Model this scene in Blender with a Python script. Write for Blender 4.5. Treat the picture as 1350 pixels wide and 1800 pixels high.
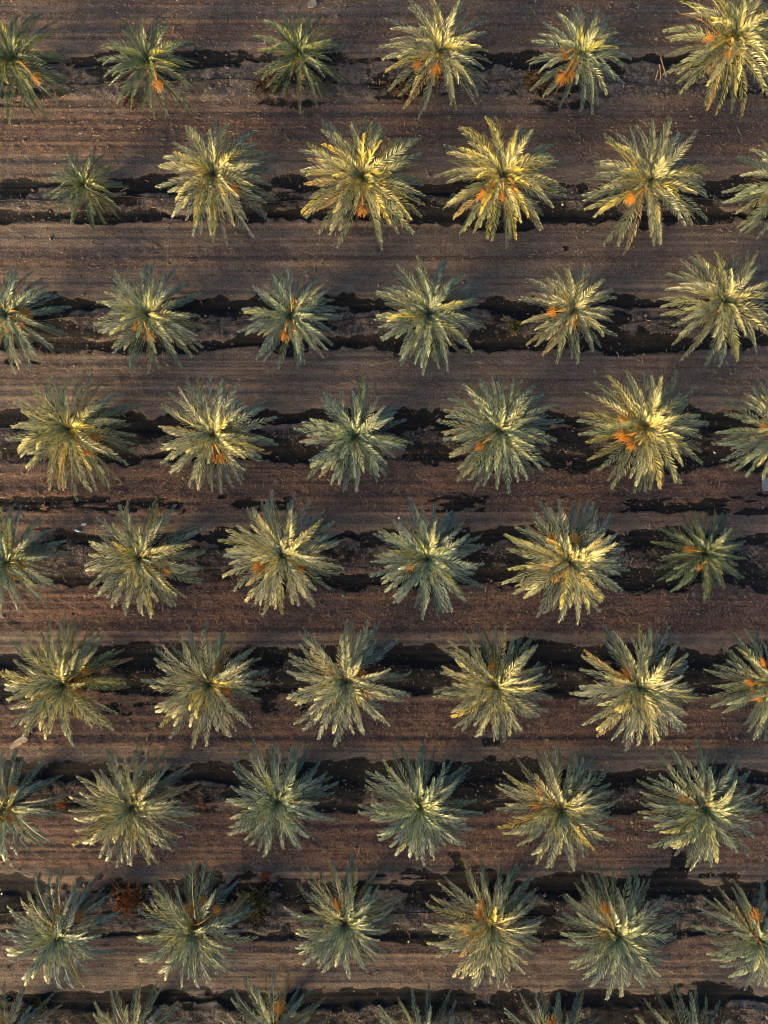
import bpy, math, random
import numpy as np
from mathutils import Matrix, Vector, Euler

R = math.radians
random.seed(7)
rng = np.random.default_rng(11)
scene = bpy.context.scene
for o in list(bpy.data.objects):
    bpy.data.objects.remove(o)
COL = scene.collection

# ------------------------------------------------------------------ camera, sky, sun, exposure
H = 40.0            # flying height in metres, camera looks straight down
PPM = 31.0          # photograph pixels per metre on the ground
cam_d = bpy.data.cameras.new('camera')
cam_d.sensor_fit = 'VERTICAL'
cam_d.sensor_height = 24.0
cam_d.lens = 12.0 / (900.0 / PPM / H)
cam_d.clip_start = 0.5
cam_d.clip_end = 2000
cam = bpy.data.objects.new('camera', cam_d)
COL.objects.link(cam)
cam.location = (0, 0, H)
scene.camera = cam

SUN_AZ = R(222)     # compass-like angle in the XY plane (0 = +X, counter-clockwise): light comes from lower left
SUN_EL = R(10)
world = bpy.data.worlds.new('World')
scene.world = world
world.use_nodes = True
wn = world.node_tree.nodes
wl = world.node_tree.links
bg = wn['Background']
sky = wn.new('ShaderNodeTexSky')
sky.sky_type = 'NISHITA'
sky.sun_disc = False
sky.sun_elevation = SUN_EL
sky.sun_rotation = R(90) - SUN_AZ
sky.air_density = 1.0
sky.dust_density = 1.5
sky.ozone_density = 1.0
wl.new(sky.outputs[0], bg.inputs[0])
bg.inputs[1].default_value = 0.082
sd = bpy.data.lights.new('sun', 'SUN')
sd.energy = 5.0
sd.angle = R(30)
sd.color = (1.0, 0.70, 0.34)
sun = bpy.data.objects.new('sun', sd)
COL.objects.link(sun)
sun_dir = Vector((math.cos(SUN_AZ) * math.cos(SUN_EL), math.sin(SUN_AZ) * math.cos(SUN_EL), math.sin(SUN_EL)))
sun.rotation_euler = sun_dir.to_track_quat('Z', 'Y').to_euler()
sun.location = sun_dir * 60
vs = scene.view_settings
vs.view_transform = 'Standard'
vs.look = 'None'
vs.gamma = 1.0
vs.use_curve_mapping = False
scene.cycles.pixel_filter_type = 'BLACKMAN_HARRIS'
scene.cycles.filter_width = 0.95
vs.exposure = 1.98


def W(px, py, z=0.0):
    k = (H - z) / H / PPM
    return ((px - 675.0) * k, (900.0 - py) * k)


# ------------------------------------------------------------------ materials
def new_mat(name):
    m = bpy.data.materials.new(name)
    m.use_nodes = True
    nt = m.node_tree
    return m, nt, nt.nodes['Principled BSDF']


def node(nt, kind, **kw):
    n = nt.nodes.new(kind)
    for k, v in kw.items():
        setattr(n, k, v)
    return n


def mixc(nt, fac, a, b, blend='MIX'):
    n = nt.nodes.new('ShaderNodeMix')
    n.data_type = 'RGBA'
    n.blend_type = blend
    for sock, v in ((n.inputs[0], fac), (n.inputs[6], a), (n.inputs[7], b)):
        if hasattr(v, 'links'):
            nt.links.new(v, sock)
        elif isinstance(v, (int, float)):
            sock.default_value = v
        else:
            sock.default_value = (*v, 1)
    return n.outputs[2]


def ramp(nt, src, p0, p1, c0=(0, 0, 0), c1=(1, 1, 1)):
    n = nt.nodes.new('ShaderNodeValToRGB')
    n.color_ramp.elements[0].position = p0
    n.color_ramp.elements[1].position = p1
    n.color_ramp.elements[0].color = (*c0, 1)
    n.color_ramp.elements[1].color = (*c1, 1)
    nt.links.new(src, n.inputs[0])
    return n.outputs[0]


def noise(nt, vec, scale, detail=4, rough=0.55):
    n = nt.nodes.new('ShaderNodeTexNoise')
    n.inputs['Scale'].default_value = scale
    n.inputs['Detail'].default_value = detail
    n.inputs['Roughness'].default_value = rough
    if vec is not None:
        nt.links.new(vec, n.inputs['Vector'])
    return n.outputs[0]


def mapping(nt, scale):
    g = nt.nodes.new('ShaderNodeNewGeometry')
    m = nt.nodes.new('ShaderNodeMapping')
    m.inputs['Scale'].default_value = scale
    nt.links.new(g.outputs['Position'], m.inputs[0])
    return m.outputs[0]


def attr(nt, name):
    a = nt.nodes.new('ShaderNodeAttribute')
    a.attribute_name = name
    return a.outputs['Fac']


def soil_material():
    m, nt, b = new_mat('orchard_soil')
    L = nt.links.new
    iso = mapping(nt, (1, 1, 1))
    strk = mapping(nt, (0.22, 1.6, 1))
    strk2 = mapping(nt, (0.11, 1.7, 1))
    n_f = noise(nt, iso, 9.0, 6, 0.7)
    n_m = noise(nt, iso, 1.6, 5, 0.6)
    n_s = noise(nt, strk, 3.0, 6, 0.65)
    n_s2 = noise(nt, strk2, 2.2, 5, 0.6)
    wet, rust, trk, pale, tread = (attr(nt, a) for a in ('wet', 'rust', 'track', 'pale', 'tread'))
    def ragged(a, amp, lo, hi):
        ad = node(nt, 'ShaderNodeMath', operation='MULTIPLY_ADD')
        L(n_f, ad.inputs[0])
        ad.inputs[1].default_value = amp
        L(a, ad.inputs[2])
        return ramp(nt, ad.outputs[0], lo + amp * 0.5, hi + amp * 0.5)
    wet = ragged(wet, 1.3, 0.22, 1.0)
    trk = ragged(trk, 0.8, 0.15, 0.85)
    loose = mixc(nt, ramp(nt, n_s, 0.22, 0.8), (0.066, 0.050, 0.043), (0.140, 0.108, 0.092))
    packed = mixc(nt, ramp(nt, n_s2, 0.25, 0.76), (0.086, 0.070, 0.064), (0.158, 0.131, 0.120))
    c = mixc(nt, trk, loose, packed)
    rustc = mixc(nt, ramp(nt, n_f, 0.35, 0.7), (0.066, 0.041, 0.036), (0.145, 0.092, 0.081))
    c = mixc(nt, rust, c, rustc)
    n_p = noise(nt, iso, 4.2, 6, 0.72)
    palec = mixc(nt, ramp(nt, n_m, 0.35, 0.65), (0.082, 0.077, 0.084), (0.165, 0.155, 0.160))
    palec = mixc(nt, ramp(nt, n_p, 0.42, 0.60), (0.034, 0.031, 0.034), palec)
    c = mixc(nt, pale, c, palec)
    # grain
    grain = ramp(nt, n_f, 0.28, 0.72, (0.48, 0.48, 0.50), (1.52, 1.5, 1.48))
    c = mixc(nt, 0.85, c, grain, 'MULTIPLY')
    n_g = noise(nt, iso, 17.0, 3, 0.7)
    c = mixc(nt, 0.8, c, ramp(nt, n_g, 0.30, 0.70, (0.35, 0.35, 0.36), (1.65, 1.63, 1.6)), 'MULTIPLY')
    c = mixc(nt, 0.8, c, ramp(nt, n_m, 0.3, 0.7, (0.72, 0.72, 0.74), (1.3, 1.28, 1.25)), 'MULTIPLY')
    wetc = mixc(nt, ramp(nt, n_f, 0.3, 0.8), (0.0075, 0.008, 0.0098), (0.023, 0.0215, 0.0245))
    c = mixc(nt, wet, c, wetc)
    n_w = noise(nt, iso, 13.0, 2, 0.5)
    speck = node(nt, 'ShaderNodeMath', operation='MULTIPLY')
    L(ramp(nt, n_w, 0.70, 0.76), speck.inputs[0])
    speck.inputs[1].default_value = 0.75
    c = mixc(nt, speck.outputs[0], c, (0.20, 0.175, 0.155))
    L(c, b.inputs['Base Color'])
    b.inputs['Roughness'].default_value = 0.95
    b.inputs['Specular IOR Level'].default_value = 0.12
    # relief: tread pattern + crumbs
    wave = node(nt, 'ShaderNodeTexWave', wave_type='BANDS', bands_direction='DIAGONAL')
    wm = mapping(nt, (1.0, 1.7, 0.0))
    L(wm, wave.inputs[0])
    wave.inputs['Scale'].default_value = 3.1
    wave.inputs['Distortion'].default_value = 2.2
    wave.inputs['Detail'].default_value = 2
    mul = node(nt, 'ShaderNodeMath', operation='MULTIPLY')
    L(wave.outputs['Fac'], mul.inputs[0])
    L(tread, mul.inputs[1])
    b1 = node(nt, 'ShaderNodeBump')
    b1.inputs['Strength'].default_value = 0.5
    b1.inputs['Distance'].default_value = 0.016
    L(mul.outputs[0], b1.inputs['Height'])
    b2 = node(nt, 'ShaderNodeBump')
    b2.inputs['Strength'].default_value = 0.9
    b2.inputs['Distance'].default_value = 0.09
    L(n_f, b2.inputs['Height'])
    L(b1.outputs[0], b2.inputs['Normal'])
    b3 = node(nt, 'ShaderNodeBump')
    b3.inputs['Strength'].default_value = 0.3
    b3.inputs['Distance'].default_value = 0.06
    L(n_s, b3.inputs['Height'])
    L(b2.outputs[0], b3.inputs['Normal'])
    L(b3.outputs[0], b.inputs['Normal'])
    return m


def leaf_material(name, dark, light, back, transl=0.3, rough=0.42):
    """green leaflets; object colour tints a palm, object random varies a frond"""
    m, nt, b = new_mat(name)
    L = nt.links.new
    oi = node(nt, 'ShaderNodeObjectInfo')
    va = node(nt, 'ShaderNodeAttribute')
    va.attribute_name = 'shade'
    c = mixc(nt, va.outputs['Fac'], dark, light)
    rr = ramp(nt, oi.outputs['Random'], 0.0, 1.0, (0.74, 0.78, 0.88), (1.3, 1.22, 1.0))
    c = mixc(nt, 1.0, c, rr, 'MULTIPLY')
    c = mixc(nt, 1.0, c, oi.outputs['Color'], 'MULTIPLY')
    L(c, b.inputs['Base Color'])
    b.inputs['Roughness'].default_value = rough
    b.inputs['Specular IOR Level'].default_value = 0.55
    tr = node(nt, 'ShaderNodeBsdfTranslucent')
    tc = mixc(nt, 1.0, c, back, 'MULTIPLY')
    L(tc, tr.inputs[0])
    mx = node(nt, 'ShaderNodeMixShader')
    mx.inputs[0].default_value = transl
    L(b.outputs[0], mx.inputs[1])
    L(tr.outputs[0], mx.inputs[2])
    L(mx.outputs[0], nt.nodes['Material Output'].inputs[0])
    return m


def plain(name, c0, c1, scale=8.0, rough=0.8, tint=False):
    m, nt, b = new_mat(name)
    tcn = node(nt, 'ShaderNodeTexCoord')
    n = noise(nt, tcn.outputs['Object'], scale, 5, 0.65)
    c = mixc(nt, ramp(nt, n, 0.3, 0.7), c0, c1)
    if tint:
        oi = node(nt, 'ShaderNodeObjectInfo')
        c = mixc(nt, 1.0, c, ramp(nt, oi.outputs['Random'], 0, 1, (0.7, 0.7, 0.7), (1.3, 1.2, 1.1)), 'MULTIPLY')
    nt.links.new(c, b.inputs['Base Color'])
    bp = node(nt, 'ShaderNodeBump')
    bp.inputs['Strength'].default_value = 0.4
    bp.inputs['Distance'].default_value = 0.02
    nt.links.new(n, bp.inputs['Height'])
    nt.links.new(bp.outputs[0], b.inputs['Normal'])
    b.inputs['Roughness'].default_value = rough
    b.inputs['Specular IOR Level'].default_value = 0.3
    return m


M_SOIL = soil_material()
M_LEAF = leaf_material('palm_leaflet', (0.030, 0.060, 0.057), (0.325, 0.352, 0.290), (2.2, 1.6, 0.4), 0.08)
M_RIB = leaf_material('palm_rachis', (0.17, 0.18, 0.10), (0.34, 0.34, 0.22), (1.0, 1.0, 0.6), 0.05, 0.45)
M_DEAD = leaf_material('dead_leaflet', (0.045, 0.027, 0.015), (0.12, 0.070, 0.036), (1.0, 0.8, 0.5), 0.1, 0.8)
M_RUSTY = leaf_material('rusty_leaflet', (0.13, 0.045, 0.015), (0.36, 0.145, 0.045), (1.2, 0.8, 0.5), 0.1, 0.8)
M_WEED = leaf_material('weed_leaf', (0.040, 0.048, 0.014), (0.12, 0.115, 0.035), (1.2, 1.2, 0.5), 0.2, 0.7)
M_TRUNK = plain('palm_trunk', (0.05, 0.034, 0.022), (0.16, 0.115, 0.075), 6.0, 0.95)
M_FRUIT = plain('date_fruit', (0.22, 0.080, 0.009), (0.42, 0.17, 0.020), 9.0, 0.5, True)
M_STALK = plain('date_stalk', (0.26, 0.12, 0.014), (0.40, 0.22, 0.04), 5.0, 0.5, True)
M_STRAW = plain('straw', (0.12, 0.064, 0.046), (0.44, 0.36, 0.28), 2.6, 0.9)
M_CLOD = plain('clod', (0.055, 0.043, 0.038), (0.21, 0.165, 0.14), 0.9, 0.95)
M_HOSE = plain('black_hose', (0.010, 0.010, 0.011), (0.024, 0.023, 0.023), 4.0, 0.6)
M_CARD = plain('weathered_board', (0.22, 0.175, 0.15), (0.36, 0.30, 0.26), 3.0, 0.9)
M_SHEET = plain('grey_sheet', (0.15, 0.16, 0.19), (0.26, 0.27, 0.30), 2.0, 0.6)
M_WHITE = plain('white_plastic', (0.55, 0.56, 0.58), (0.78, 0.78, 0.78), 5.0, 0.4)
M_BLUE = plain('blue_plastic', (0.16, 0.36, 0.52), (0.45, 0.62, 0.70), 5.0, 0.3)
M_WOOD = plain('dry_wood', (0.20, 0.115, 0.085), (0.40, 0.28, 0.21), 4.0, 0.9)


# ------------------------------------------------------------------ mesh helpers
def mesh_np(name, verts, faces, mats, midx=None, attrs=None, smooth=False):
    me = bpy.data.meshes.new(name)
    me.from_pydata([tuple(v) for v in verts], [], faces)
    for mt in mats:
        me.materials.append(mt)
    if midx is not None:
        me.polygons.foreach_set('material_index', midx)
    if smooth:
        me.polygons.foreach_set('use_smooth', [True] * len(me.polygons))
    for k, v in (attrs or {}).items():
        a = me.attributes.new(k, 'FLOAT', 'POINT')
        a.data.foreach_set('value', np.asarray(v, dtype=np.float32))
    me.update()
    return me


def link(name, me, parent=None, **props):
    o = bpy.data.objects.new(name, me)
    COL.objects.link(o)
    if parent is not None:
        o.parent = parent
    for k, v in props.items():
        o[k] = v
    return o


def empty(name, loc, label, cat, group=None):
    o = bpy.data.objects.new(name, None)
    o.empty_display_size = 0.3
    COL.objects.link(o)
    o.location = loc
    o['label'] = label
    o['category'] = cat
    if group:
        o['group'] = group
    return o


def tag(o, label, cat, group=None):
    o['label'] = label
    o['category'] = cat
    if group:
        o['group'] = group
    return o


# ------------------------------------------------------------------ value noise (numpy)
def vnoise(x, y, seed):
    xi = np.floor(x).astype(np.int64)
    yi = np.floor(y).astype(np.int64)
    fx = x - xi
    fy = y - yi
    fx = fx * fx * (3 - 2 * fx)
    fy = fy * fy * (3 - 2 * fy)

    def h(a, b):
        n = (a * 374761393 + b * 668265263 + seed * 1442695041) & 0x7fffffff
        n = ((n ^ (n >> 13)) * 1274126177) & 0x7fffffff
        n = n ^ (n >> 16)
        return (n & 0xffff) / 65535.0
    return (h(xi, yi) * (1 - fx) + h(xi + 1, yi) * fx) * (1 - fy) + (h(xi, yi + 1) * (1 - fx) + h(xi + 1, yi + 1) * fx) * fy


def fbm(x, y, seed, octv=4, gain=0.5):
    s = 0
    a = 1
    t = 0
    for i in range(octv):
        s = s + a * vnoise(x * 2 ** i, y * 2 ** i, seed + 17 * i)
        t += a
        a *= gain
    return s / t


def sstep(a, b, x):
    t = np.clip((x - a) / (b - a), 0, 1)
    return t * t * (3 - 2 * t)


# ------------------------------------------------------------------ the ground: one sheet
ROWS = [145, 352, 570, 770, 977, 1183, 1388, 1600, 1803]          # centre of each planted strip, photograph rows
# ditches either side of a strip: (top px, bottom px, strength)
DITCH = [
    (92, 118, 0.75), (172, 190, 0.30),
    (315, 341, 0.85), (369, 390, 0.95),
    (523, 549, 0.95), (591, 614, 0.95),
    (726, 756, 1.0), (790, 814, 1.0),
    (930, 958, 0.85), (1005, 1030, 0.95),
    (1139, 1170, 1.0), (1196, 1220, 0.95),
    (1345, 1376, 1.0), (1408, 1428, 0.55),
    (1542, 1578, 1.0), (1633, 1650, 0.80),
    (1742, 1768, 1.0), (1836, 1856, 0.9),
]


def axis(lo, hi, d, far):
    inner = np.arange(lo, hi + 1e-6, d)
    n = 14
    out = np.geomspace(1.0, far, n)
    return np.concatenate([(lo - out)[::-1], inner, inner[-1] + out])


gx = axis(-27.0, 27.0, 0.115, 500)
gy = axis(-34.0, 33.0, 0.058, 500)
GX, GY = np.meshgrid(gx, gy)
PXX = GX * PPM + 675
PYY = 900 - GY * PPM
# wandering of the rows
wob = 9 * (fbm(GX * 0.16, GY * 0.05, 3, 3) - 0.5) + 18 * (fbm(GX * 0.7, GY * 0.45, 4, 4) - 0.5) + 9 * (fbm(GX * 2.1, GY * 2.6, 5, 3) - 0.5)
PW = PYY + wob
near = np.exp(-np.clip(np.abs(GX) - 30, 0, None) / 12) * np.exp(-np.clip(np.abs(GY) - 36, 0, None) / 12)
wet = np.zeros_like(GX)
depth = np.zeros_like(GX)
for i, (a, b, s) in enumerate(DITCH):
    c = 0.5 * (a + b)
    hw = 0.5 * (b - a)
    n1 = fbm(GX * 0.38, GY * 0.9, 100 + i, 4)
    wmod = hw * np.clip(0.62 + 2.3 * (n1 - 0.45) + 0.9 * (fbm(GX * 1.5, GY * 1.8, 150 + i, 3) - 0.5), 0.12, 1.7) * (0.75 + 0.5 * s)
    d = np.abs(PW - c)
    prof = 1 - sstep(0.3, 1.7, d / np.maximum(wmod, 4))
    gate = sstep(0.34 - 0.3 * (s - 0.5), 0.66 - 0.4 * (s - 0.5), fbm(GX * 0.22, GY * 0.02 + i * 3.3, 200 + i, 3))
    depth = np.maximum(depth, prof * (0.35 + 0.65 * gate) * s)
    wet = np.maximum(wet, sstep(0.0, 1.0, 1 - sstep(0.2, 1.9, d / np.maximum(wmod, 4))) * (0.22 + 0.78 * gate) * min(1, s + 0.1))
# wet ground inside the strips, patchy; stronger in the lower rows
pale = np.zeros_like(GX)
mound = np.zeros_like(GX)
inner_wet = [0.26, 0.36, 0.36, 0.52, 0.48, 0.68, 0.58, 0.42, 0.5]
for i, yc in enumerate(ROWS):
    t = DITCH[2 * i][1]
    bt = DITCH[2 * i + 1][0]
    ins = sstep(t - 8, t + 6, PW) * (1 - sstep(bt - 6, bt + 8, PW))
    mound = np.maximum(mound, ins)
    n2 = fbm(GX * 0.55 + 9 * i, GY * 1.1, 300 + i, 5, 0.6)
    th = 0.72 - 0.42 * inner_wet[i]
    wv = sstep(th - 0.08, th + 0.14, n2) * ins
    wet = np.maximum(wet, np.maximum(0.93 * wv, ins * inner_wet[i] * (0.25 + 0.55 * fbm(GX * 1.9, GY * 2.4, 360 + i, 4))))
    pale = np.maximum(pale, ins * (1 - wv) * (0.55 + 0.45 * fbm(GX * 0.9, GY * 1.3, 330 + i, 3)))
# separate wet patches on the alleys (photograph pixels: x0,x1,y0,y1,threshold)
PATCH = [(-30, 330, 868, 900, 0.47), (180, 330, 874, 908, 0.46), (380, 520, 868, 900, 0.50), (740, 860, 866, 900, 0.40),
         (1080, 1290, 876, 904, 0.42), (1240, 1360, 862, 905, 0.47), (180, 285, 1236, 1258, 0.46), (455, 560, 1230, 1256, 0.56),
         (845, 885, 1292, 1314, 0.40), (790, 815, 1492, 1545, 0.22), (1178, 1216, 1490, 1548, 0.12), (700, 850, 1526, 1550, 0.45),
         (900, 1130, 868, 884, 0.58), (225, 255, 1310, 1325, 0.45), (985, 1010, 425, 442, 0.45), (0, 130, 630, 645, 0.6)]
for i, (x0, x1, y0, y1, th) in enumerate(PATCH):
    xx = PXX + 22 * (fbm(GX * 1.3, GY * 1.3, 400 + i, 3) - 0.5)
    yy = PYY + 18 * (fbm(GX * 1.3, GY * 1.6, 430 + i, 3) - 0.5)
    e = 9.0 if y1 - y0 < 40 else 6.0
    m = sstep(x0, x0 + 14, xx) * (1 - sstep(x1 - 14, x1, xx)) * sstep(y0, y0 + e, yy) * (1 - sstep(y1 - e, y1, yy))
    n3 = fbm(GX * 0.75, GY * 2.4, 460 + i, 4)
    v = m * sstep(th, th + 0.07, n3)
    wet = np.maximum(wet, v)
    depth = np.maximum(depth, 0.45 * v)
# fine speckle of dampness along ditch edges
spk = fbm(GX * 2.6, GY * 3.2, 500, 3)
edge = sstep(0.05, 0.4, depth) * (1 - sstep(0.6, 0.95, depth))
wet = np.maximum(wet, edge * sstep(0.50, 0.60, spk) * 0.9)
# alley bands along y (photograph rows): track greyness and rust redness
BY = [-200, 0, 20, 60, 90, 120, 190, 215, 262, 275, 300, 318, 392, 415, 432, 455, 470, 500, 522, 614, 632, 660, 690, 712, 728, 815, 830, 895, 905, 925, 1032, 1108, 1114, 1138, 1222, 1250, 1310, 1318, 1345, 1430, 1445, 1520, 1526, 1546, 1650, 1668, 1690, 1700, 1712, 1744, 1860, 2100]
BT = [.3, .2, .35, .15, .7, .6, .45, .05, .1, .85, .9, .7, .55, .75, .6, .35, .55, .85, .75, .75, .85, .55, .8, .9, .7, .25, .1, .1, .8, .8, .05, .05, .95, .95, .25, .1, .2, .95, .85, .5, .15, .2, .9, .8, .5, .6, .85, .7, .85, .9, .5, .4]
BR = [.3, .3, .2, .3, .1, .1, .2, .45, .40, .1, .0, .1, .25, .05, .1, .25, .1, .0, .1, .1, .0, .15, .0, .0, .1, .70, .85, .8, .3, .15, .85, .9, .1, .0, .6, .85, .7, .1, .1, .7, .9, .75, .15, .15, .5, .45, .2, .3, .15, .1, .3, .3]
soft = PYY + 10 * (fbm(GX * 0.12, GY * 0.1, 6, 3) - 0.5)
trk = np.interp(soft, BY, BT)
rust = np.interp(soft, BY, BR)
lng = fbm(GX * 0.045, GY * 3.4, 21, 4)
trk = np.clip(trk + 1.5 * (lng - 0.5) + 0.6 * (fbm(GX * 0.4, GY * 0.9, 22, 4) - 0.5), 0, 1)
rust = np.clip(rust + 0.7 * (fbm(GX * 0.10, GY * 0.55, 23, 4) - 0.5) + 0.5 * (fbm(GX * 0.9, GY * 1.5, 24, 4) - 0.5), 0, 1) * (1 - 0.7 * mound)
tread = sstep(0.45, 0.8, trk) * (1 - mound) * sstep(0.4, 0.6, fbm(GX * 0.09, GY * 2.3, 25, 3))
# heights
rut = fbm(GX * 0.03, GY * 2.6, 31, 4) - 0.5
Z = -0.10 * depth
Z += mound * (0.06 + 0.17 * (fbm(GX * 0.8, GY * 1.0, 32, 4) - 0.35))
Z += (1 - mound) * (0.18 * rut + 0.05 * (fbm(GX * 1.1, GY * 1.5, 33, 4) - 0.5))
Z += 0.10 * (fbm(GX * 3.2, GY * 3.6, 34, 3) - 0.5) * (0.35 + 0.65 * np.maximum(mound, rust))
Z *= near
nx, ny = len(gx), len(gy)
co = np.stack([GX.ravel(), GY.ravel(), Z.ravel()], 1).astype(np.float32)
ii = np.arange((nx) * (ny)).reshape(ny, nx)
quads = np.stack([ii[:-1, :-1], ii[:-1, 1:], ii[1:, 1:], ii[1:, :-1]], -1).reshape(-1, 4).astype(np.int32)
gme = bpy.data.meshes.new('ground')
gme.vertices.add(len(co))
gme.vertices.foreach_set('co', co.ravel())
gme.loops.add(quads.size)
gme.loops.foreach_set('vertex_index', quads.ravel())
gme.polygons.add(len(quads))
gme.polygons.foreach_set('loop_start', np.arange(0, quads.size, 4, dtype=np.int32))
gme.polygons.foreach_set('use_smooth', np.ones(len(quads), dtype=bool))
gme.materials.append(M_SOIL)
for k, v in (('wet', wet), ('rust', rust), ('track', trk), ('pale', pale), ('tread', tread)):
    a = gme.attributes.new(k, 'FLOAT', 'POINT')
    a.data.foreach_set('value', v.ravel().astype(np.float32))
gme.update()
gme.validate()
ground = link('ground', gme, kind='structure')


def gz(x, y):
    i = int(np.clip(np.searchsorted(gx, x) - 1, 0, nx - 2))
    j = int(np.clip(np.searchsorted(gy, y) - 1, 0, ny - 2))
    u = (x - gx[i]) / (gx[i + 1] - gx[i])
    v = (y - gy[j]) / (gy[j + 1] - gy[j])
    return float((Z[j, i] * (1 - u) + Z[j, i + 1] * u) * (1 - v) + (Z[j + 1, i] * (1 - u) + Z[j + 1, i + 1] * u) * v)


def gfield(F, x, y):
    i = int(np.clip(np.searchsorted(gx, x), 0, nx - 1))
    j = int(np.clip(np.searchsorted(gy, y), 0, ny - 1))
    return float(F[j, i])


# ------------------------------------------------------------------ fronds
def frond_mesh(name, th0, bend, curl, L, seed, spear=0.0, wmul=1.0, mats=None, pairs=25):
    """one pinnate frond growing from the origin towards +X; th0 is its start elevation"""
    r = random.Random(seed)
    n = 26
    pts = []
    p = Vector((0, 0, 0))
    tans = []
    for i in range(n + 1):
        s = i / n
        th = R(th0 - bend * s ** 1.35)
        ph = R(curl * s ** 1.6)
        t = Vector((math.cos(th) * math.cos(ph), math.cos(th) * math.sin(ph), math.sin(th)))
        pts.append(p.copy())
        tans.append(t)
        p = p + t * (L / n)

    def at(s):
        f = min(max(s, 0), 1) * n
        i = min(int(f), n - 1)
        u = f - i
        return pts[i].lerp(pts[i + 1], u), tans[i].lerp(tans[i + 1], u).normalized()
    verts, faces, midx, shade = [], [], [], []
    # rachis: three-sided, tapering, broad flat foot
    segs = 9
    for k in range(segs + 1):
        s = k / segs
        P, T = at(s)
        side = Vector((-T.y, T.x, 0))
        side = side.normalized() if side.length > 1e-3 else Vector((0, 1, 0))
        up = side.cross(T) * -1
        if up.z < 0:
            up = -up
        w = 0.021 * (1 - s) ** 0.8 + 0.006 + (0.055 * max(0, 1 - s * 7))
        for q in (side * w, up * w * 0.7, -side * w):
            verts.append(P + q)
            shade.append(0.3 + 0.7 * r.random() * (0.4 + 0.6 * s))
    for k in range(segs):
        for q in range(3):
            a = k * 3 + q
            b = k * 3 + (q + 1) % 3
            faces.append((a, b, b + 3, a + 3))
            midx.append(1)
    s0 = 0.15 if not spear else 0.10
    roll0 = r.uniform(-0.25, 0.25)
    for k in range(pairs):
        u = (k + 0.5) / pairs
        for sd in (-1, 1):
            s = s0 + (1 - s0) * (u + r.uniform(-0.3, 0.3) / pairs)
            P, T = at(s)
            side = Vector((-T.y, T.x, 0))
            side = side.normalized() if side.length > 1e-3 else Vector((0, 1, 0))
            up = T.cross(side)
            if up.z < 0:
                up = -up
            ang = R((60 - 36 * u) * (1 - 0.72 * spear) + r.uniform(-8, 8))
            lift = R(35 + r.uniform(-16, 16)) * (1 - 0.3 * u) + 0.5 * spear + sd * roll0
            ln = 0.455 * wmul * min(1.0, 0.36 + u * 1.7) * (1 - 0.6 * max(0, u - 0.5) / 0.5) * r.uniform(0.86, 1.12)
            out = side * sd * math.cos(lift) + up * math.sin(lift)
            d0 = (T * math.cos(ang) + out * math.sin(ang)).normalized()
            d1 = (d0 + T * 0.22 - Vector((0, 0, 1)) * (0.18 + 0.2 * r.random())).normalized()
            wd = 0.030 * r.uniform(0.85, 1.2)
            nrm = d0.cross(T)
            nrm = nrm.normalized() if nrm.length > 1e-4 else up
            wv = nrm.cross(d0).normalized()
            M1 = P + d0 * ln * 0.5
            TP = M1 + d1 * ln * 0.5
            fold = nrm * (0.012 if nrm.dot(up) < 0 else -0.012)
            b0 = len(verts)
            verts += [P, M1 + wv * wd - fold, M1 + fold, M1 - wv * wd - fold, TP]
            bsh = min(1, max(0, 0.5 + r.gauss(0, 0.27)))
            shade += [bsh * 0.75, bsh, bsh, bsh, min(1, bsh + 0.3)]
            faces += [(b0, b0 + 1, b0 + 2), (b0, b0 + 2, b0 + 3), (b0 + 1, b0 + 4, b0 + 2), (b0 + 2, b0 + 4, b0 + 3)]
            midx += [0, 0, 0, 0]
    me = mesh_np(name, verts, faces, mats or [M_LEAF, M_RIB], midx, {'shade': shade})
    sample = np.array([tuple(at(s)[0]) for s in (0.5, 0.75, 1.0)])
    return me, sample


FR = {}
CLASSES = [  # key, start elevation, bend, length, spear, width
    ('spear', 80, 80, 1.5, 0.45, 0.8),
    ('inner', 75, 86, 2.1, 0.1, 0.92),
    ('high', 62, 84, 2.85, 0.05, 1.0),
    ('mid', 45, 68, 3.2, 0.0, 1.02),
    ('low', 22, 52, 3.35, 0.0, 1.05),
    ('base', 3, 42, 3.2, 0.0, 1.0),
    ('hang', -16, 34, 3.0, 0.0, 0.95),
]
for ci, (key, th, bd, L, sp, wm) in enumerate(CLASSES):
    FR[key] = []
    nv = 4 if key in ('spear', 'hang') else 6
    for v in range(nv):
        rr = random.Random(ci * 31 + v)
        FR[key].append(frond_mesh('frond_' + key, th + rr.uniform(-5, 5), bd * rr.uniform(0.75, 1.3), rr.uniform(-14, 14) * (0.4 if key == 'spear' else 1), L,
                                  ci * 100 + v, sp, wm))
FR['dead'] = [frond_mesh('frond_dead', -30 + 8 * v, 26, (-1) ** v * 20, 2.6, 900 + v, 0.3, 0.75, [M_DEAD, M_DEAD], 26) for v in range(3)]


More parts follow.
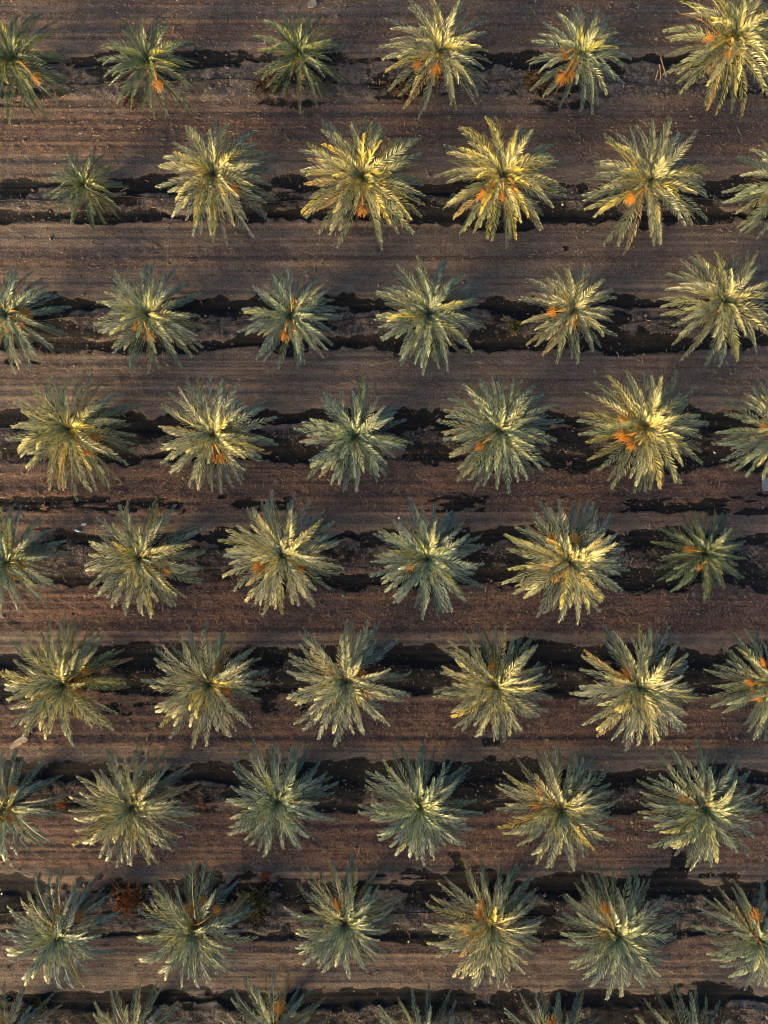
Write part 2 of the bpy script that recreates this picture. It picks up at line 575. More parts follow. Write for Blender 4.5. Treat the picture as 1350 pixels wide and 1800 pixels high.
# ------------------------------------------------------------------ trunk, date bunches
def trunk_mesh(seed):
    r = random.Random(seed)
    verts, faces = [], []
    rings, sides = 9, 14
    for i in range(rings + 1):
        s = i / rings
        rad = 0.30 + 0.16 * (1 - s) ** 3 + 0.05 * s
        for k in range(sides):
            a = 2 * math.pi * (k + 0.5 * (i % 2)) / sides
            q = rad * (1 + 0.10 * r.uniform(-1, 1))
            verts.append((q * math.cos(a), q * math.sin(a), s))
    for i in range(rings):
        for k in range(sides):
            a = i * sides + k
            b = i * sides + (k + 1) % sides
            faces.append((a, b, b + sides, a + sides))
    top = len(verts)
    verts.append((0, 0, 1.04))
    for k in range(sides):
        faces.append((rings * sides + k, rings * sides + (k + 1) % sides, top))
    # cut leaf bases standing off the trunk
    for j in range(54):
        a = j * 2.39996
        z = 0.10 + 0.86 * j / 54
        rad = 0.30 + 0.16 * (1 - z) ** 3
        ca, sa = math.cos(a), math.sin(a)
        b0 = len(verts)
        for (t, zz, rr) in ((-0.10, z - 0.05, rad - 0.03), (0.10, z - 0.05, rad - 0.03), (0.07, z + 0.10, rad + 0.10 + 0.03 * r.random()),
                            (-0.07, z + 0.10, rad + 0.10 + 0.03 * r.random()), (0, z + 0.12, rad - 0.02)):
            verts.append((rr * ca - t * sa, rr * sa + t * ca, zz))
        faces += [(b0, b0 + 1, b0 + 2, b0 + 3), (b0 + 3, b0 + 2, b0 + 4), (b0 + 1, b0 + 4, b0 + 2), (b0, b0 + 3, b0 + 4)]
    return mesh_np('trunk', verts, faces, [M_TRUNK])


TRUNKS = [trunk_mesh(s) for s in range(3)]


def bunch_mesh(seed, n=26):
    """a spray of orange strands strung with fruit; stalk end at the origin, spray along +X and down"""
    r = random.Random(seed)
    verts, faces, midx = [], [], []
    for k in range(n):
        yaw = r.gauss(0, 0.8)
        pit = r.uniform(-0.75, 0.45)
        ln = r.uniform(0.26, 0.60)
        d = Vector((math.cos(yaw) * math.cos(pit), math.sin(yaw) * math.cos(pit), math.sin(pit)))
        P = Vector((0, 0, 0))
        prev = None
        for s in range(4):
            q = P + d * ln * s / 3 - Vector((0, 0, 0.16 * (s / 3) ** 2))
            w = 0.012
            b0 = len(verts)
            verts += [q + Vector((0, w, 0)), q + Vector((0, -w, 0)), q + Vector((0, 0, w))]
            if prev is not None:
                for e in range(3):
                    faces.append((prev + e, prev + (e + 1) % 3, b0 + (e + 1) % 3, b0 + e))
                    midx.append(1)
            prev = b0
            if s > 0:
                for rep in range(2):
                    c = q + Vector((r.uniform(-1, 1), r.uniform(-1, 1), r.uniform(-1, 1))) * 0.03
                    a = r.uniform(0.022, 0.034)
                    b1 = len(verts)
                    verts += [c + Vector(v) * a for v in ((1.4, 0, 0), (-1.4, 0, 0), (0, 1, 0), (0, -1, 0), (0, 0, 1), (0, 0, -1))]
                    for (i, j, l) in ((0, 2, 4), (2, 1, 4), (1, 3, 4), (3, 0, 4), (2, 0, 5), (1, 2, 5), (3, 1, 5), (0, 3, 5)):
                        faces.append((b1 + i, b1 + j, b1 + l))
                        midx.append(0)
    return mesh_np('date_bunch', verts, faces, [M_FRUIT, M_STALK], midx)


def stalk_mesh(seed):
    r = random.Random(seed)
    verts, faces = [], []
    n = 7
    for i in range(n + 1):
        s = i / n
        x = -1 + s
        z = -0.22 * (1 - s) + 0.16 * math.sin(math.pi * s)
        w = 0.042 - 0.015 * s
        for k in range(5):
            a = 2 * math.pi * k / 5
            verts.append((x, w * math.cos(a) + 0.05 * math.sin(3 * s), z + w * 0.7 * math.sin(a)))
    for i in range(n):
        for k in range(5):
            a = i * 5 + k
            b = i * 5 + (k + 1) % 5
            faces.append((a, b, b + 5, a + 5))
    faces.append(tuple(range(5))[::-1])
    faces.append(tuple(range(n * 5, n * 5 + 5)))
    return mesh_np('stalk', verts, faces, [M_STALK])


BUNCH = [bunch_mesh(40 + i, 24 + 4 * i) for i in range(3)]
STALK = stalk_mesh(3)

# ------------------------------------------------------------------ the palms
# x0, x1, y0, y1 outline in the photograph (guessed beyond the frame), trunk height, fronds, tint, date bunches, label
DARK, SOFT, GOLD, PALE, TEAL, MIDT = (0.45, 0.56, 0.44), (0.84, 0.92, 0.90), (1.16, 1.08, 0.80), (1.24, 1.19, 1.08), (0.80, 0.93, 0.98), (1.06, 1.02, 0.88)
PALMS = [
    # top row
    (-70, 122, 22, 212, 1.5, 34, DARK, [(64, 138)], 'dark sparse date palm in the top row, half cut off by the left edge'),
    (184, 344, 24, 210, 1.4, 34, DARK, [(281, 152)], 'sparse dark date palm with one drooping orange bunch, second from left in the top row'),
    (450, 606, 12, 192, 1.4, 32, DARK, [], 'sparse dark date palm without dates, third from left in the top row'),
    (668, 862, -6, 192, 1.8, 46, MIDT, [(731, 116), (766, 124)], 'yellowish green date palm, fourth from left in the top row'),
    (936, 1104, 4, 204, 1.6, 34, SOFT, [(988, 98), (988, 138), (1003, 134)], 'date palm with bright orange bunches hanging low, fifth from left in the top row'),
    (1164, 1400, -35, 198, 2.2, 58, GOLD, [(1248, 66), (1284, 96)], 'big golden date palm in the top right corner'),
    # second row
    (80, 228, 262, 404, 1.1, 34, DARK, [], 'smallest dark date palm, without dates, leftmost in the second row'),
    (282, 478, 208, 430, 2.0, 58, MIDT, [(415, 332), (350, 316)], 'dense date palm beside the smallest one in the second row'),
    (534, 740, 204, 440, 2.0, 60, GOLD, [(637, 372), (600, 326)], 'yellow tinged date palm with one vivid orange bunch below centre, third in the second row'),
    (784, 990, 198, 430, 2.1, 62, GOLD, [(860, 330), (848, 345), (905, 334), (884, 347)], 'golden date palm with four bunches round its heart, fourth in the second row'),
    (1028, 1244, 204, 436, 2.0, 50, MIDT, [(1108, 352)], 'green and yellow date palm with a single faint bunch, fifth in the second row'),
    (1280, 1470, 222, 432, 1.9, 52, SOFT, [], 'grey green date palm cut by the right edge in the second row'),
    # third row
    (-75, 116, 464, 656, 1.9, 50, TEAL, [(20, 526), (48, 550), (40, 568), (13, 580)], 'date palm with four orange bunches cut by the left edge in the third row'),
    (166, 360, 464, 652, 1.9, 52, SOFT, [(292, 553), (262, 590), (240, 578)], 'date palm with three small bunches round it, second in the third row'),
    (424, 600, 464, 650, 1.7, 48, TEAL, [(500, 592), (520, 578), (521, 530)], 'smaller teal date palm with orange bunches under its heart, third in the third row'),
    (660, 850, 454, 656, 1.9, 56, SOFT, [], 'even green date palm showing no dates, fourth in the third row'),
    (914, 1086, 464, 640, 1.7, 40, MIDT, [(968, 550), (1010, 572)], 'open crowned date palm with a bright bunch on its left side in the third row'),
    (1166, 1368, 434, 646, 2.1, 50, MIDT, [], 'tall bright hearted date palm near the right edge of the third row'),
    # fourth row
    (20, 240, 654, 866, 2.1, 60, GOLD, [(130, 735), (143, 728), (166, 770), (155, 795)], 'wide date palm with four bunches right of its heart, leftmost in the fourth row'),
    (280, 486, 660, 866, 2.0, 60, PALE, [(390, 805), (377, 808)], 'pale date palm with a pair of bunches below its heart, second in the fourth row'),
    (520, 720, 674, 862, 1.9, 54, TEAL, [], 'teal and cream date palm without dates, third in the fourth row'),
    (778, 978, 660, 866, 2.0, 56, SOFT, [(842, 785)], 'soft green date palm with a hidden bunch, fourth in the fourth row'),
    (1018, 1246, 648, 868, 2.2, 64, GOLD, [(1095, 738), (1100, 770), (1108, 785), (1090, 768)], 'largest golden date palm in the fourth row, bunches on its left side'),
    (1264, 1450, 658, 854, 2.0, 54, SOFT, [(1347, 750)], 'date palm cut by the right edge above the grey sheet'),
    # fifth row
    (-80, 116, 884, 1086, 2.0, 52, TEAL, [(28, 965), (45, 990), (28, 1015)], 'dark teal date palm with three bunches cut by the left edge of the fifth row'),
    (148, 360, 880, 1084, 2.0, 58, MIDT, [(265, 968), (287, 963), (297, 1003)], 'date palm right of the blue and white litter in the fifth row'),
    (388, 600, 868, 1082, 2.1, 68, PALE, [(450, 997), (530, 1000)], 'palest cream date palm with very dense crown, third in the fifth row'),
    (652, 850, 874, 1086, 2.0, 54, TEAL, [(718, 995)], 'teal date palm between the two pale crowns of the fifth row'),
    (886, 1106, 876, 1094, 2.2, 70, PALE, [(967, 947), (1013, 945), (975, 1018), (958, 996)], 'densest pale date palm with golden heart and orange bunches, beside a fallen frond'),
    (1150, 1316, 898, 1056, 1.5, 38, DARK, [(1210, 965), (1228, 998)], 'small dark date palm with orange bunch, rightmost in the fifth row'),
    # sixth row
    (2, 230, 1084, 1300, 2.2, 62, GOLD, [(105, 1165), (150, 1176), (140, 1200), (142, 1218)], 'wide yellowish date palm above the grey board at the left edge'),
    (264, 472, 1098, 1312, 2.0, 56, MIDT, [(347, 1187), (382, 1172), (400, 1213)], 'date palm with two big bunches above its heart, second in the sixth row'),
    (508, 716, 1084, 1310, 2.1, 62, PALE, [(577, 1178), (600, 1163), (638, 1182), (645, 1220)], 'pale date palm with bunches all round its heart, third in the sixth row'),
    (766, 968, 1094, 1308, 2.1, 58, MIDT, [(865, 1170)], 'date palm with one bright bunch just above its heart, fourth in the sixth row'),
    (1012, 1228, 1096, 1312, 2.1, 60, PALE, [(1100, 1183), (1085, 1196)], 'pale date palm with paired bunches upper left of its heart in the sixth row'),
    (1250, 1440, 1104, 1304, 2.0, 54, SOFT, [(1340, 1163), (1317, 1198), (1328, 1228)], 'date palm with three bunches cut by the right edge of the sixth row'),
    # seventh row
    (-80, 108, 1314, 1518, 2.0, 50, TEAL, [(25, 1387), (25, 1425), (18, 1441), (4, 1443)], 'teal date palm with orange bunches cut by the left edge below the grey board'),
    (124, 346, 1308, 1526, 2.1, 60, MIDT, [(247, 1395)], 'wide green date palm with one bunch above its heart, second in the seventh row'),
    (394, 590, 1304, 1502, 1.9, 50, TEAL, [], 'bluish date palm with yellow heart, third in the seventh row'),
    (630, 840, 1304, 1512, 2.0, 52, TEAL, [], 'dark bluish date palm showing no dates, fourth in the seventh row'),
    (868, 1086, 1312, 1524, 2.1, 60, MIDT, [(950, 1390), (940, 1412), (985, 1395)], 'dense date palm with three dull bunches above its heart, fifth in the seventh row'),
    (1122, 1342, 1312, 1526, 2.1, 56, SOFT, [(1200, 1400), (1245, 1393)], 'date palm with two bunches on crossing orange stalks, rightmost in the seventh row'),
    # eighth row
    (4, 210, 1534, 1736, 2.1, 48, TEAL, [(103, 1600), (138, 1610)], 'dark date palm with yellow lower fronds, left of the rusty dry bush'),
    (238, 450, 1510, 1736, 2.1, 56, SOFT, [(357, 1578), (335, 1595), (382, 1597)], 'date palm between the rusty dry bush and the green weeds in the eighth row'),
    (510, 706, 1512, 1712, 1.9, 50, SOFT, [(592, 1590)], 'open date palm right of the green weeds in the eighth row'),
    (746, 958, 1512, 1742, 2.1, 58, MIDT, [(845, 1590), (817, 1637), (840, 1606)], 'date palm with bunches left of its heart, fourth in the eighth row'),
    (982, 1196, 1524, 1752, 2.1, 58, SOFT, [(1065, 1597), (1057, 1637)], 'date palm with tall orange stalked bunch, fifth in the eighth row'),
    (1234, 1420, 1538, 1748, 2.0, 52, TEAL, [(1330, 1608), (1328, 1645)], 'date palm cut by the right edge in the eighth row'),
    # bottom row
    (-75, 100, 1716, 1935, 2.0, 48, TEAL, [(5, 1795)], 'date palm cut by the bottom left corner'),
    (135, 322, 1724, 1940, 2.0, 48, PALE, [], 'pale brownish date palm tip, second in the cropped bottom row'),
    (388, 580, 1712, 1930, 2.0, 46, TEAL, [(492, 1776)], 'teal date palm with a thin orange bunch, third in the cropped bottom row'),
    (648, 836, 1734, 1945, 2.0, 46, SOFT, [], 'fourth date palm of the cropped bottom row, fronds green'),
    (880, 1070, 1740, 1950, 2.0, 46, TEAL, [(972, 1798)], 'date palm cut by the bottom edge, second from right'),
    (1108, 1312, 1738, 1955, 2.0, 50, SOFT, [], 'date palm cut by the bottom edge, furthest right'),
]


def plan_palm(idx, hz, nf, bunches, bx, by, sc):
    """list of (class, variant, azimuth, tilt, roll, scale) for the fronds of one palm"""
    r = random.Random(1000 + idx)
    out = []
    baz = []
    for (px, py) in bunches:
        wx, wy = W(px, py, hz + 0.5)
        baz.append(math.atan2(wy - by, wx - bx))
    az = r.uniform(0, 6.28)
    lop, lam = r.uniform(0, 6.28), r.uniform(0.0, 0.06)
    gap, gw = r.uniform(0, 6.28), r.uniform(0.0, 0.12)
    for i in range(nf):
        a = (i + 0.5) / nf
        az += 2.39996 + r.uniform(-0.09, 0.09)
        if a < 0.10:
            k = 'spear'
        elif a < 0.24:
            k = 'inner'
        elif a < 0.42:
            k = 'high'
        elif a < 0.63:
            k = 'mid'
        elif a < 0.83:
            k = 'low'
        elif a < 0.97:
            k = 'base'
        else:
            k = 'hang'
        skip = False
        v = r.randrange(len(FR[k]))
        tl, rl, s = r.uniform(-5, 5), r.uniform(-11, 11), r.uniform(0.90, 1.10)
        if k in ('inner', 'high', 'mid'):
            for b in baz:
                d = abs((az - b + math.pi) % (2 * math.pi) - math.pi)
                if d < 0.17:
                    skip = True
        s *= 1 + lam * math.cos(az - lop)
        if k in ('mid', 'low', 'high') and abs((az - gap + math.pi) % (2 * math.pi) - math.pi) < gw:
            skip = True
        if not skip:
            out.append((k, v, az, tl, rl, s))
    return out


def frond_matrix(az, tl, rl, s, hz, off=0.10):
    return Matrix.Translation((0, 0, hz)) @ Matrix.Rotation(az, 4, 'Z') @ Matrix.Rotation(R(-tl), 4, 'Y') @ Matrix.Rotation(R(rl), 4, 'X') @ \
        Matrix.Translation((off, 0, 0)) @ Matrix.Scale(s, 4)


GROUP = 'date palms planted in staggered rows'
BASES = []
for idx, (x0, x1, y0, y1, hz, nf, tint, bunches, label) in enumerate(PALMS):
    cx, cy = 0.5 * (x0 + x1), 0.5 * (y0 + y1)
    bx, by = W(cx, cy, 2.0)
    sc = 1.0
    for it in range(5):
        plan = plan_palm(idx, hz, int(nf * (1.6 if nf > 45 else 1.75)), bunches, bx, by, sc)
        P = []
        for (k, v, az, tl, rl, s) in plan:
            mt = np.array(frond_matrix(az, tl, rl, s * sc, hz))
            smp = FR[k][v][1]
            P.append(smp @ mt[:3, :3].T + mt[:3, 3])
        P = np.concatenate(P)
        q = PPM * H / (H - P[:, 2])
        X = np.sort((P[:, 0] + bx) * q + 675)
        Y = np.sort(900 - (P[:, 1] + by) * q)
        ax0, ax1, ay0, ay1 = X[1], X[-2], Y[1], Y[-2]
        k = ((x1 - x0) + (y1 - y0) - 14) / ((ax1 - ax0) + (ay1 - ay0))
        sc *= k
        bx += (cx - 0.5 * (ax0 + ax1)) / PPM * 0.95
        by -= (cy - 0.5 * (ay0 + ay1)) / PPM * 0.95
    BASES.append((bx, by, sc))
    g0 = gz(bx, by)
    plan = plan_palm(idx, hz, int(nf * (1.6 if nf > 45 else 1.75)), bunches, bx, by, sc)
    root = empty('date_palm', (bx, by, g0), label, 'palm tree', GROUP)
    tk = link('trunk', TRUNKS[idx % 3], root)
    tk.scale = (0.9 + 0.1 * (hz - 1.5), 0.9 + 0.1 * (hz - 1.5), hz + 0.12)
    tk.location = (0, 0, -0.06)
    rr = random.Random(5000 + idx)
    for (k, v, az, tl, rl, s) in plan:
        me = FR[k][v][0]
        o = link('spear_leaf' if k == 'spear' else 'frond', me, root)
        drop = {'spear': 0.08, 'inner': 0.05, 'high': 0.0, 'mid': -0.06, 'low': -0.14, 'base': -0.24, 'hang': -0.34}[k]
        o.matrix_local = frond_matrix(az, tl, rl, s * sc, hz + drop, {'spear': 0.0, 'inner': 0.04}.get(k, 0.10))
        j = rr.gauss(0, 0.07)
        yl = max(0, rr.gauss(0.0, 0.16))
        age_light = {'spear': (1.85, 1.72, 1.36), 'inner': (1.55, 1.46, 1.18), 'high': (1.25, 1.2, 1.06), 'mid': (1, 1, 1), 'low': (0.72, 0.79, 0.82),  # age tint that also paints shade on lower fronds and sun on the heart
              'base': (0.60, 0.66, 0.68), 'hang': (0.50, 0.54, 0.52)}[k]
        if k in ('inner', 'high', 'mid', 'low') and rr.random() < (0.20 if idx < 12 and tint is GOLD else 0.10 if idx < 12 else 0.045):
            age_light = (age_light[0] * 1.5, age_light[1] * 1.25, age_light[2] * 0.55)  # golden sunlit look painted into some fronds, besides real yellowing
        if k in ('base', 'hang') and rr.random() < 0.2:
            age_light = (1.12, 0.86, 0.70)
        o.color = (tint[0] * age_light[0] * (1 + j + yl), tint[1] * age_light[1] * (1 + j + 0.5 * yl), tint[2] * age_light[2] * (1 + j - 0.4 * yl), 1)
    for q in range(rr.choice((2, 3, 4))):
        o = link('frond', FR['dead'][q % 3][0], root)
        o['label'] = 'brown dead frond hanging under the crown'
        o.matrix_local = frond_matrix(rr.uniform(0, 6.28), 0, rr.uniform(-20, 20), sc * 0.8, hz - 0.45)
        o.color = (1, 1, 1, 1)
    for bi, (px, py) in enumerate(bunches):
        zb = hz + 0.88
        wx, wy = W(px, py, zb)
        d = max(0.3, math.hypot(wx - bx, wy - by))
        az = math.atan2(wy - by, wx - bx)
        b = link('date_bunch', BUNCH[(idx + bi) % 3], root)
        d0 = max(0.22, d - 0.22)
        b.location = (d0 * math.cos(az), d0 * math.sin(az), zb)
        b.rotation_euler = (0, 0, az + rr.uniform(-0.2, 0.2))
        sb = rr.uniform(0.68, 0.9)
        b.scale = (sb, sb, sb)
        st = link('stalk', STALK, b)
        st.scale = (max(0.2, d0 - 0.12) / sb, 1, 3.2)


# ------------------------------------------------------------------ dead frond piles, bushes, weeds
def pile(px, py, rad, n, mat_dead, name, label, cat, h=0.55, seed=0, group=None, leafname='frond'):
    r = random.Random(seed)
    x, y = W(px, py, 0.2)
    root = empty(name, (x, y, gz(x, y)), label, cat, group)
    mes = [frond_mesh('frond_pile', 18 + 14 * v, 38 + 8 * v, (-1) ** v * 26, rad * 0.62, seed * 10 + v + 3000, 0.35, 0.26 * rad + 0.10, [mat_dead, mat_dead], 13)[0] for v in range(4)]
    for i in range(int(n * 1.9)):
        o = link(leafname, mes[i % 4], root)
        az = i * 2.39996 + r.uniform(-0.5, 0.5)
        o.matrix_local = Matrix.Translation((r.gauss(0, rad * 0.38), r.gauss(0, rad * 0.38), h * 0.35 * r.random())) @ Matrix.Rotation(az, 4, 'Z') @ \
            Matrix.Rotation(R(r.uniform(-30, 12)), 4, 'Y') @ Matrix.Rotation(R(r.uniform(-40, 40)), 4, 'X') @ Matrix.Scale(r.uniform(0.45, 1.05), 4)
        q = r.uniform(0.75, 1.25)
        o.color = (q, q, q, 1)
    return root


DG = 'dead frond heaps at the palm feet'
pile(470, 148, 0.85, 34, M_DEAD, 'dead_frond_heap', 'dark brown heap of dead fronds left of the third palm in the top row', 'dead fronds', seed=1, group=DG)
pile(705, 158, 0.95, 36, M_DEAD, 'dead_frond_heap', 'dark brown heap of dead fronds under the fourth palm in the top row', 'dead fronds', seed=2, group=DG)
pile(940, 143, 0.80, 34, M_DEAD, 'dead_frond_heap', 'dark brown heap of dead fronds left of the fifth palm in the top row', 'dead fronds', seed=3, group=DG)
pile(228, 178, 0.55, 18, M_DEAD, 'dead_frond_heap', 'small heap of dead fronds below the second palm in the top row', 'dead fronds', seed=4, group=DG)
pile(225, 1582, 1.0, 56, M_RUSTY, 'dry_bush', 'rusty brown dry bush between the first two palms of the eighth row', 'bush', seed=5, leafname='twig')
pile(447, 1585, 1.05, 56, M_WEED, 'weed_clump', 'dark green weed clump right of a palm in the eighth row', 'weeds', seed=6, leafname='stem')
pile(105, 1418, 0.42, 12, M_RUSTY, 'dry_tuft', 'small rusty dry tuft beside the left edge palm of the seventh row', 'dry tuft', seed=7, leafname='twig')
pile(358, 1416, 0.32, 12, M_RUSTY, 'dry_tuft', 'tiny rusty tuft right of the second palm in the seventh row', 'dry tuft', seed=8, leafname='twig')
pile(468, 1541, 0.50, 14, M_RUSTY, 'dry_tuft', 'rusty dry tuft lying in the dark ditch above the eighth row', 'dry tuft', seed=9, leafname='twig')
pile(905, 575, 0.60, 26, M_WEED, 'weed_clump', 'low dark weed clump left of the open crowned palm in the third row', 'weeds', seed=10, leafname='stem')
pile(70, 1772, 0.55, 22, M_WEED, 'weed_clump', 'low weed clump near the bottom left corner', 'weeds', seed=12, leafname='stem')


# ------------------------------------------------------------------ hoses, board, sheet, litter
def tube(path, rad, sides=6):
    verts, faces = [], []
    n = len(path)
    for i, p in enumerate(path):
        a = Vector(path[max(0, i - 1)])
        b = Vector(path[min(n - 1, i + 1)])
        t = (b - a).normalized()
        s = Vector((-t.y, t.x, 0)).normalized()
        u = t.cross(s)
        for k in range(sides):
            an = 2 * math.pi * k / sides
            verts.append(Vector(p) + s * rad * math.cos(an) + u * rad * math.sin(an))
    for i in range(n - 1):
        for k in range(sides):
            a = i * sides + k
            b = i * sides + (k + 1) % sides
            faces.append((a, b, b + sides, a + sides))
    faces.append(tuple(range(sides))[::-1])
    faces.append(tuple(range((n - 1) * sides, n * sides)))
    return verts, faces


HG = 'irrigation hoses along the rows'
for (yp, xa, xb, lab, sd_) in ((148, -20, 1370, 'thin black irrigation hose lying along the top row of palms', 1),
                               (352, -20, 1370, 'thin black irrigation hose lying along the second row of palms', 2),
                               (566, -20, 1370, 'thin black irrigation hose lying along the third row of palms', 3),
                               (1606, -20, 1370, 'thin black irrigation hose lying along the eighth row of palms', 4)):
    path = []
    for px in np.arange(xa, xb, 9):
        x, y = W(px, yp + 5 * math.sin(px * 0.011 + sd_) + 3 * math.sin(px * 0.037 + 2 * sd_))
        path.append((x, y, max(gz(x, y), -0.06) + 0.035))
    zz = np.convolve(np.pad([p[2] for p in path], 4, mode='edge'), np.ones(9) / 9, 'valid')
    path = [(p[0], p[1], max(float(z), gz(p[0], p[1]) + 0.02)) for p, z in zip(path, zz)]
    v, f = tube(path, 0.026)
    tag(link('irrigation_hose', mesh_np('irrigation_hose', v, f, [M_HOSE], smooth=True)), lab, 'hose', HG)


def lump(px, py, outline, th, mat, name, label, cat, rot=0.0, group=None, warp=0.03, seed=0, lift=0.0):
    """a thin solid piece lying on the ground, outline in metres round its centre"""
    r = random.Random(seed)
    x, y = W(px, py)
    n = len(outline)
    c, s = math.cos(rot), math.sin(rot)
    pts = [(a * c - b * s, a * s + b * c) for a, b in outline]
    verts, faces = [], []
    zt = [r.uniform(0, warp) for _ in pts]
    for k, (a, b) in enumerate(pts):
        verts.append((a, b, zt[k]))
    for k, (a, b) in enumerate(pts):
        verts.append((a * 0.985, b * 0.985, zt[k] + th))
    mb, mt = len(verts), len(verts) + 1
    verts += [(0, 0, warp * 0.7), (0, 0, warp * 0.7 + th)]
    for k in range(n):
        j = (k + 1) % n
        faces += [(k, j, n + j, n + k), (n + k, n + j, mt), (j, k, mb)]
    o = link(name, mesh_np(name, verts, faces, [mat]))
    o.location = (x, y, max(gz(x + a, y + b) for a, b in pts) + 0.004 + lift)
    return tag(o, label, cat, group)


lump(33, 1304, [(-0.58, -0.05), (-0.52, -0.20), (-0.1, -0.19), (0.12, -0.20), (0.15, -0.14), (0.42, -0.21), (0.52, -0.13), (0.60, -0.16), (0.58, 0.02),
                (0.47, 0.20), (0.1, 0.19), (-0.2, 0.14)], 0.05, M_CARD, 'broken_board', 'pale broken board lying on the soil at the left edge', 'board', R(27), seed=2)
lump(48, 1291, [(-0.10, -0.13), (0.05, -0.16), (0.12, 0.0), (0.02, 0.16), (-0.10, 0.12)], 0.07, plain('red_scrap', (0.24, 0.10, 0.07), (0.36, 0.17, 0.12), 4, 0.9),
     'red_scrap', 'reddish scrap touching the end of the broken board', 'scrap', 0.4, seed=3)
lump(1352, 851, [(-0.40, -0.36), (0.1, -0.40), (0.5, -0.3), (0.5, 0.4), (-0.3, 0.38), (-0.43, 0.1)], 0.04, M_SHEET, 'grey_sheet',
     'pale grey sheet on the soil at the right edge', 'sheet', 0.05, seed=4)
lump(549, 9, [(-0.28, -0.15), (0.0, -0.22), (0.26, -0.1), (0.24, 0.2), (-0.05, 0.26), (-0.26, 0.1)], 0.06, plain('sack', (0.12, 0.11, 0.10), (0.20, 0.185, 0.18), 4, 0.9),
     'crumpled_sack', 'crumpled grey sack on the soil at the top edge', 'sack', 0.1, warp=0.08, seed=5)
scr = [(-0.10, -0.05), (0.02, -0.08), (0.11, -0.02), (0.07, 0.07), (-0.06, 0.06)]
lump(149, 922, [(-0.16, -0.03), (0.0, -0.07), (0.15, -0.01), (0.12, 0.06), (-0.12, 0.07)], 0.06, M_WHITE, 'white_bag', 'white plastic bag beside the blue bottle near the fifth row', 'plastic bag', 0.1, warp=0.06, seed=6)
for k, (px, py, lab) in enumerate(((3, 1571, 'white plastic scrap at the left edge of the eighth row'),
                                   (988, 361, 'white plastic scrap in the dark ditch right of a golden palm'),
                                   (718, 1655, 'white plastic scrap below the eighth row near the middle'),
                                   (701, 911, 'tiny white plastic scrap above the fifth row near the middle'),
                                   (64, 1543, 'thin pale scrap on the alley above the eighth row'),
                                   (1256, 796, 'pale scrap in the ditch left of the grey sheet'))):
    lump(px, py, [(a * (0.5 + 0.06 * k), b * (0.8 - 0.08 * k)) for a, b in scr], 0.03, M_WHITE, 'plastic_scrap', lab, 'plastic scrap', 0.5 * k, 'bits of plastic litter', 0.05, 20 + k)
# blue bottle: body, neck, cap
bx_, by_ = W(138, 933)
bot = empty('plastic_bottle', (bx_, by_, gz(bx_, by_) + 0.07), 'pale blue plastic bottle lying at the ditch edge near the fifth row', 'bottle')
bot.rotation_euler = (0, 0, R(-20))


def lathe_x(prof, sides=12):
    verts, faces = [], []
    for x, rd in prof:
        for k in range(sides):
            a = 2 * math.pi * k / sides
            verts.append((x, rd * math.cos(a), rd * math.sin(a)))
    for i in range(len(prof) - 1):
        for k in range(sides):
            a = i * sides + k
            b = i * sides + (k + 1) % sides
            faces.append((a, b, b + sides, a + sides))
    faces.append(tuple(range(sides))[::-1])
    faces.append(tuple(range((len(prof) - 1) * sides, len(prof) * sides)))
    return verts, faces


v, f = lathe_x([(-0.17, 0.05), (-0.165, 0.062), (0.0, 0.060), (0.02, 0.055), (0.04, 0.060), (0.09, 0.058), (0.14, 0.03), (0.165, 0.018)])
link('bottle_body', mesh_np('bottle_body', v, f, [M_BLUE], smooth=True), bot)
v, f = lathe_x([(0.166, 0.022), (0.195, 0.022)])
link('cap', mesh_np('cap', v, f, [M_WHITE]), bot)

# a fallen frond stem and a few stakes
x, y = W(1072, 1078)
fm, _ = frond_mesh('fallen_frond', 4, 8, 30, 1.7, 777, 0.6, 0.45, [plain('fallen_leaf', (0.10, 0.07, 0.05), (0.22, 0.17, 0.12), 4, 0.9), M_CARD], 16)
ff = link('fallen_frond', fm)
ff.location = (x - 0.8, y + 0.2, gz(x - 0.8, y + 0.2) + 0.10)
ff.rotation_euler = (0, 0, R(6))
tag(ff, 'dry fallen frond on the soil below the densest pale palm', 'fallen frond')
for k, (px, py, ln, rot, lab) in enumerate(((1158, 130, 0.75, 100, 'middle weathered stake of three left of the top right corner palm'), (1152, 136, 0.5, 78, 'shortest weathered stake, leftmost of three by the top right corner palm'), (1164, 122, 1.05, 112, 'longest weathered stake, tilted, nearest the top right corner palm'))):
    x, y = W(px, py)
    n = 5
    path = []
    for i in range(n):
        t = (i / (n - 1) - 0.5) * ln
        path.append((x + t * math.cos(R(rot)), y + t * math.sin(R(rot)), 0))
    base = max(gz(p[0], p[1]) for p in path) + 0.03
    v, f = tube([(p[0], p[1], base + 0.22 * i / n) for i, p in enumerate(path)], 0.028, 6)
    tag(link('wooden_stake', mesh_np('wooden_stake', v, f, [M_WOOD])), lab, 'stake', 'stakes beside the corner palm')

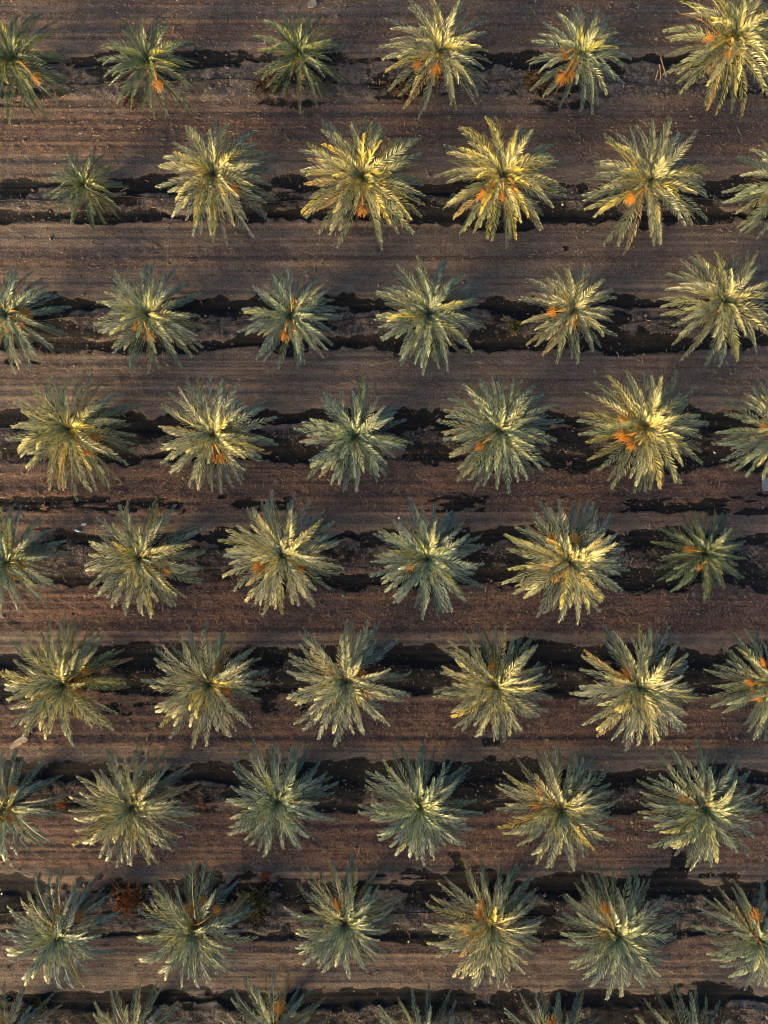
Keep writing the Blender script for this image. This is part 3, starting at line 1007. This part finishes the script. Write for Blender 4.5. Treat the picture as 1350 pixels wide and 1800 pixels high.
# ------------------------------------------------------------------ straw and clods: countless
sv, sf = [], []
n_s = 0
while n_s < 20000:
    x = rng.uniform(-24, 24)
    y = rng.uniform(-31, 31)
    p = 0.18 + 0.75 * gfield(rust, x, y) + 0.25 * (1 - gfield(trk, x, y)) + 0.15 * gfield(mound, x, y)
    p *= 1 - 0.6 * gfield(wet, x, y)
    p *= 0.35 + 1.3 * max(0.0, float(vnoise(np.array(x * 0.8), np.array(y * 1.1), 71)) - 0.15)
    if rng.random() > p:
        continue
    n_s += 1
    z = gz(x, y)
    ln = min(0.65, 0.04 + rng.exponential(0.055))
    w = rng.uniform(0.006, 0.013) + 0.012 * ln
    a = rng.normal(0, 0.9) if rng.random() < 0.7 else rng.uniform(0, 6.28)
    d = Vector((math.cos(a), math.sin(a), 0))
    s = Vector((-d.y, d.x, 0)) * w
    bow = Vector((-d.y, d.x, 0)) * ln * rng.uniform(-0.22, 0.22)
    P = Vector((x, y, z + 0.012))
    b0 = len(sv)
    for k, (t, o_) in enumerate(((-0.5, 0), (0, 1), (0.5, 0))):
        c = P + d * ln * t + bow * o_ + Vector((0, 0, 0.015 + rng.uniform(0, 0.04)))
        sv += [c + s, c - s, c + Vector((0, 0, w * 1.4))]
    for k in range(2):
        q = b0 + 3 * k
        sf += [(q, q + 1, q + 4, q + 3), (q + 1, q + 2, q + 5, q + 4), (q + 2, q, q + 3, q + 5)]
link('dry_straw', mesh_np('dry_straw', sv, sf, [M_STRAW]), kind='stuff')

cv, cf = [], []
n_c = 0
OCT = [(1, 0, 0), (-1, 0, 0), (0, 1, 0), (0, -1, 0), (0, 0, 1), (0, 0, -0.6)]
OF = [(0, 2, 4), (2, 1, 4), (1, 3, 4), (3, 0, 4), (2, 0, 5), (1, 2, 5), (3, 1, 5), (0, 3, 5)]
while n_c < 14000:
    x = rng.uniform(-24, 24)
    y = rng.uniform(-31, 31)
    p = 0.15 + 0.55 * gfield(mound, x, y) + 0.35 * gfield(rust, x, y) + 0.6 * gfield(edge, x, y)
    p *= 1 - 0.85 * gfield(wet, x, y)
    if rng.random() > p:
        continue
    n_c += 1
    r0 = min(0.14, 0.016 + rng.exponential(0.018))
    z = gz(x, y)
    b0 = len(cv)
    a = rng.uniform(0, 6.28)
    ca, sa = math.cos(a), math.sin(a)
    for q in OCT:
        k = r0 * rng.uniform(0.7, 1.3)
        X, Y_ = q[0] * k * 1.2, q[1] * k
        cv.append((x + X * ca - Y_ * sa, y + X * sa + Y_ * ca, z + q[2] * k * 0.7 + 0.2 * r0))
    cf += [tuple(b0 + i for i in f) for f in OF]
link('soil_clods', mesh_np('soil_clods', cv, cf, [M_CLOD]), kind='stuff')
print('OBJECTS', len(bpy.data.objects))
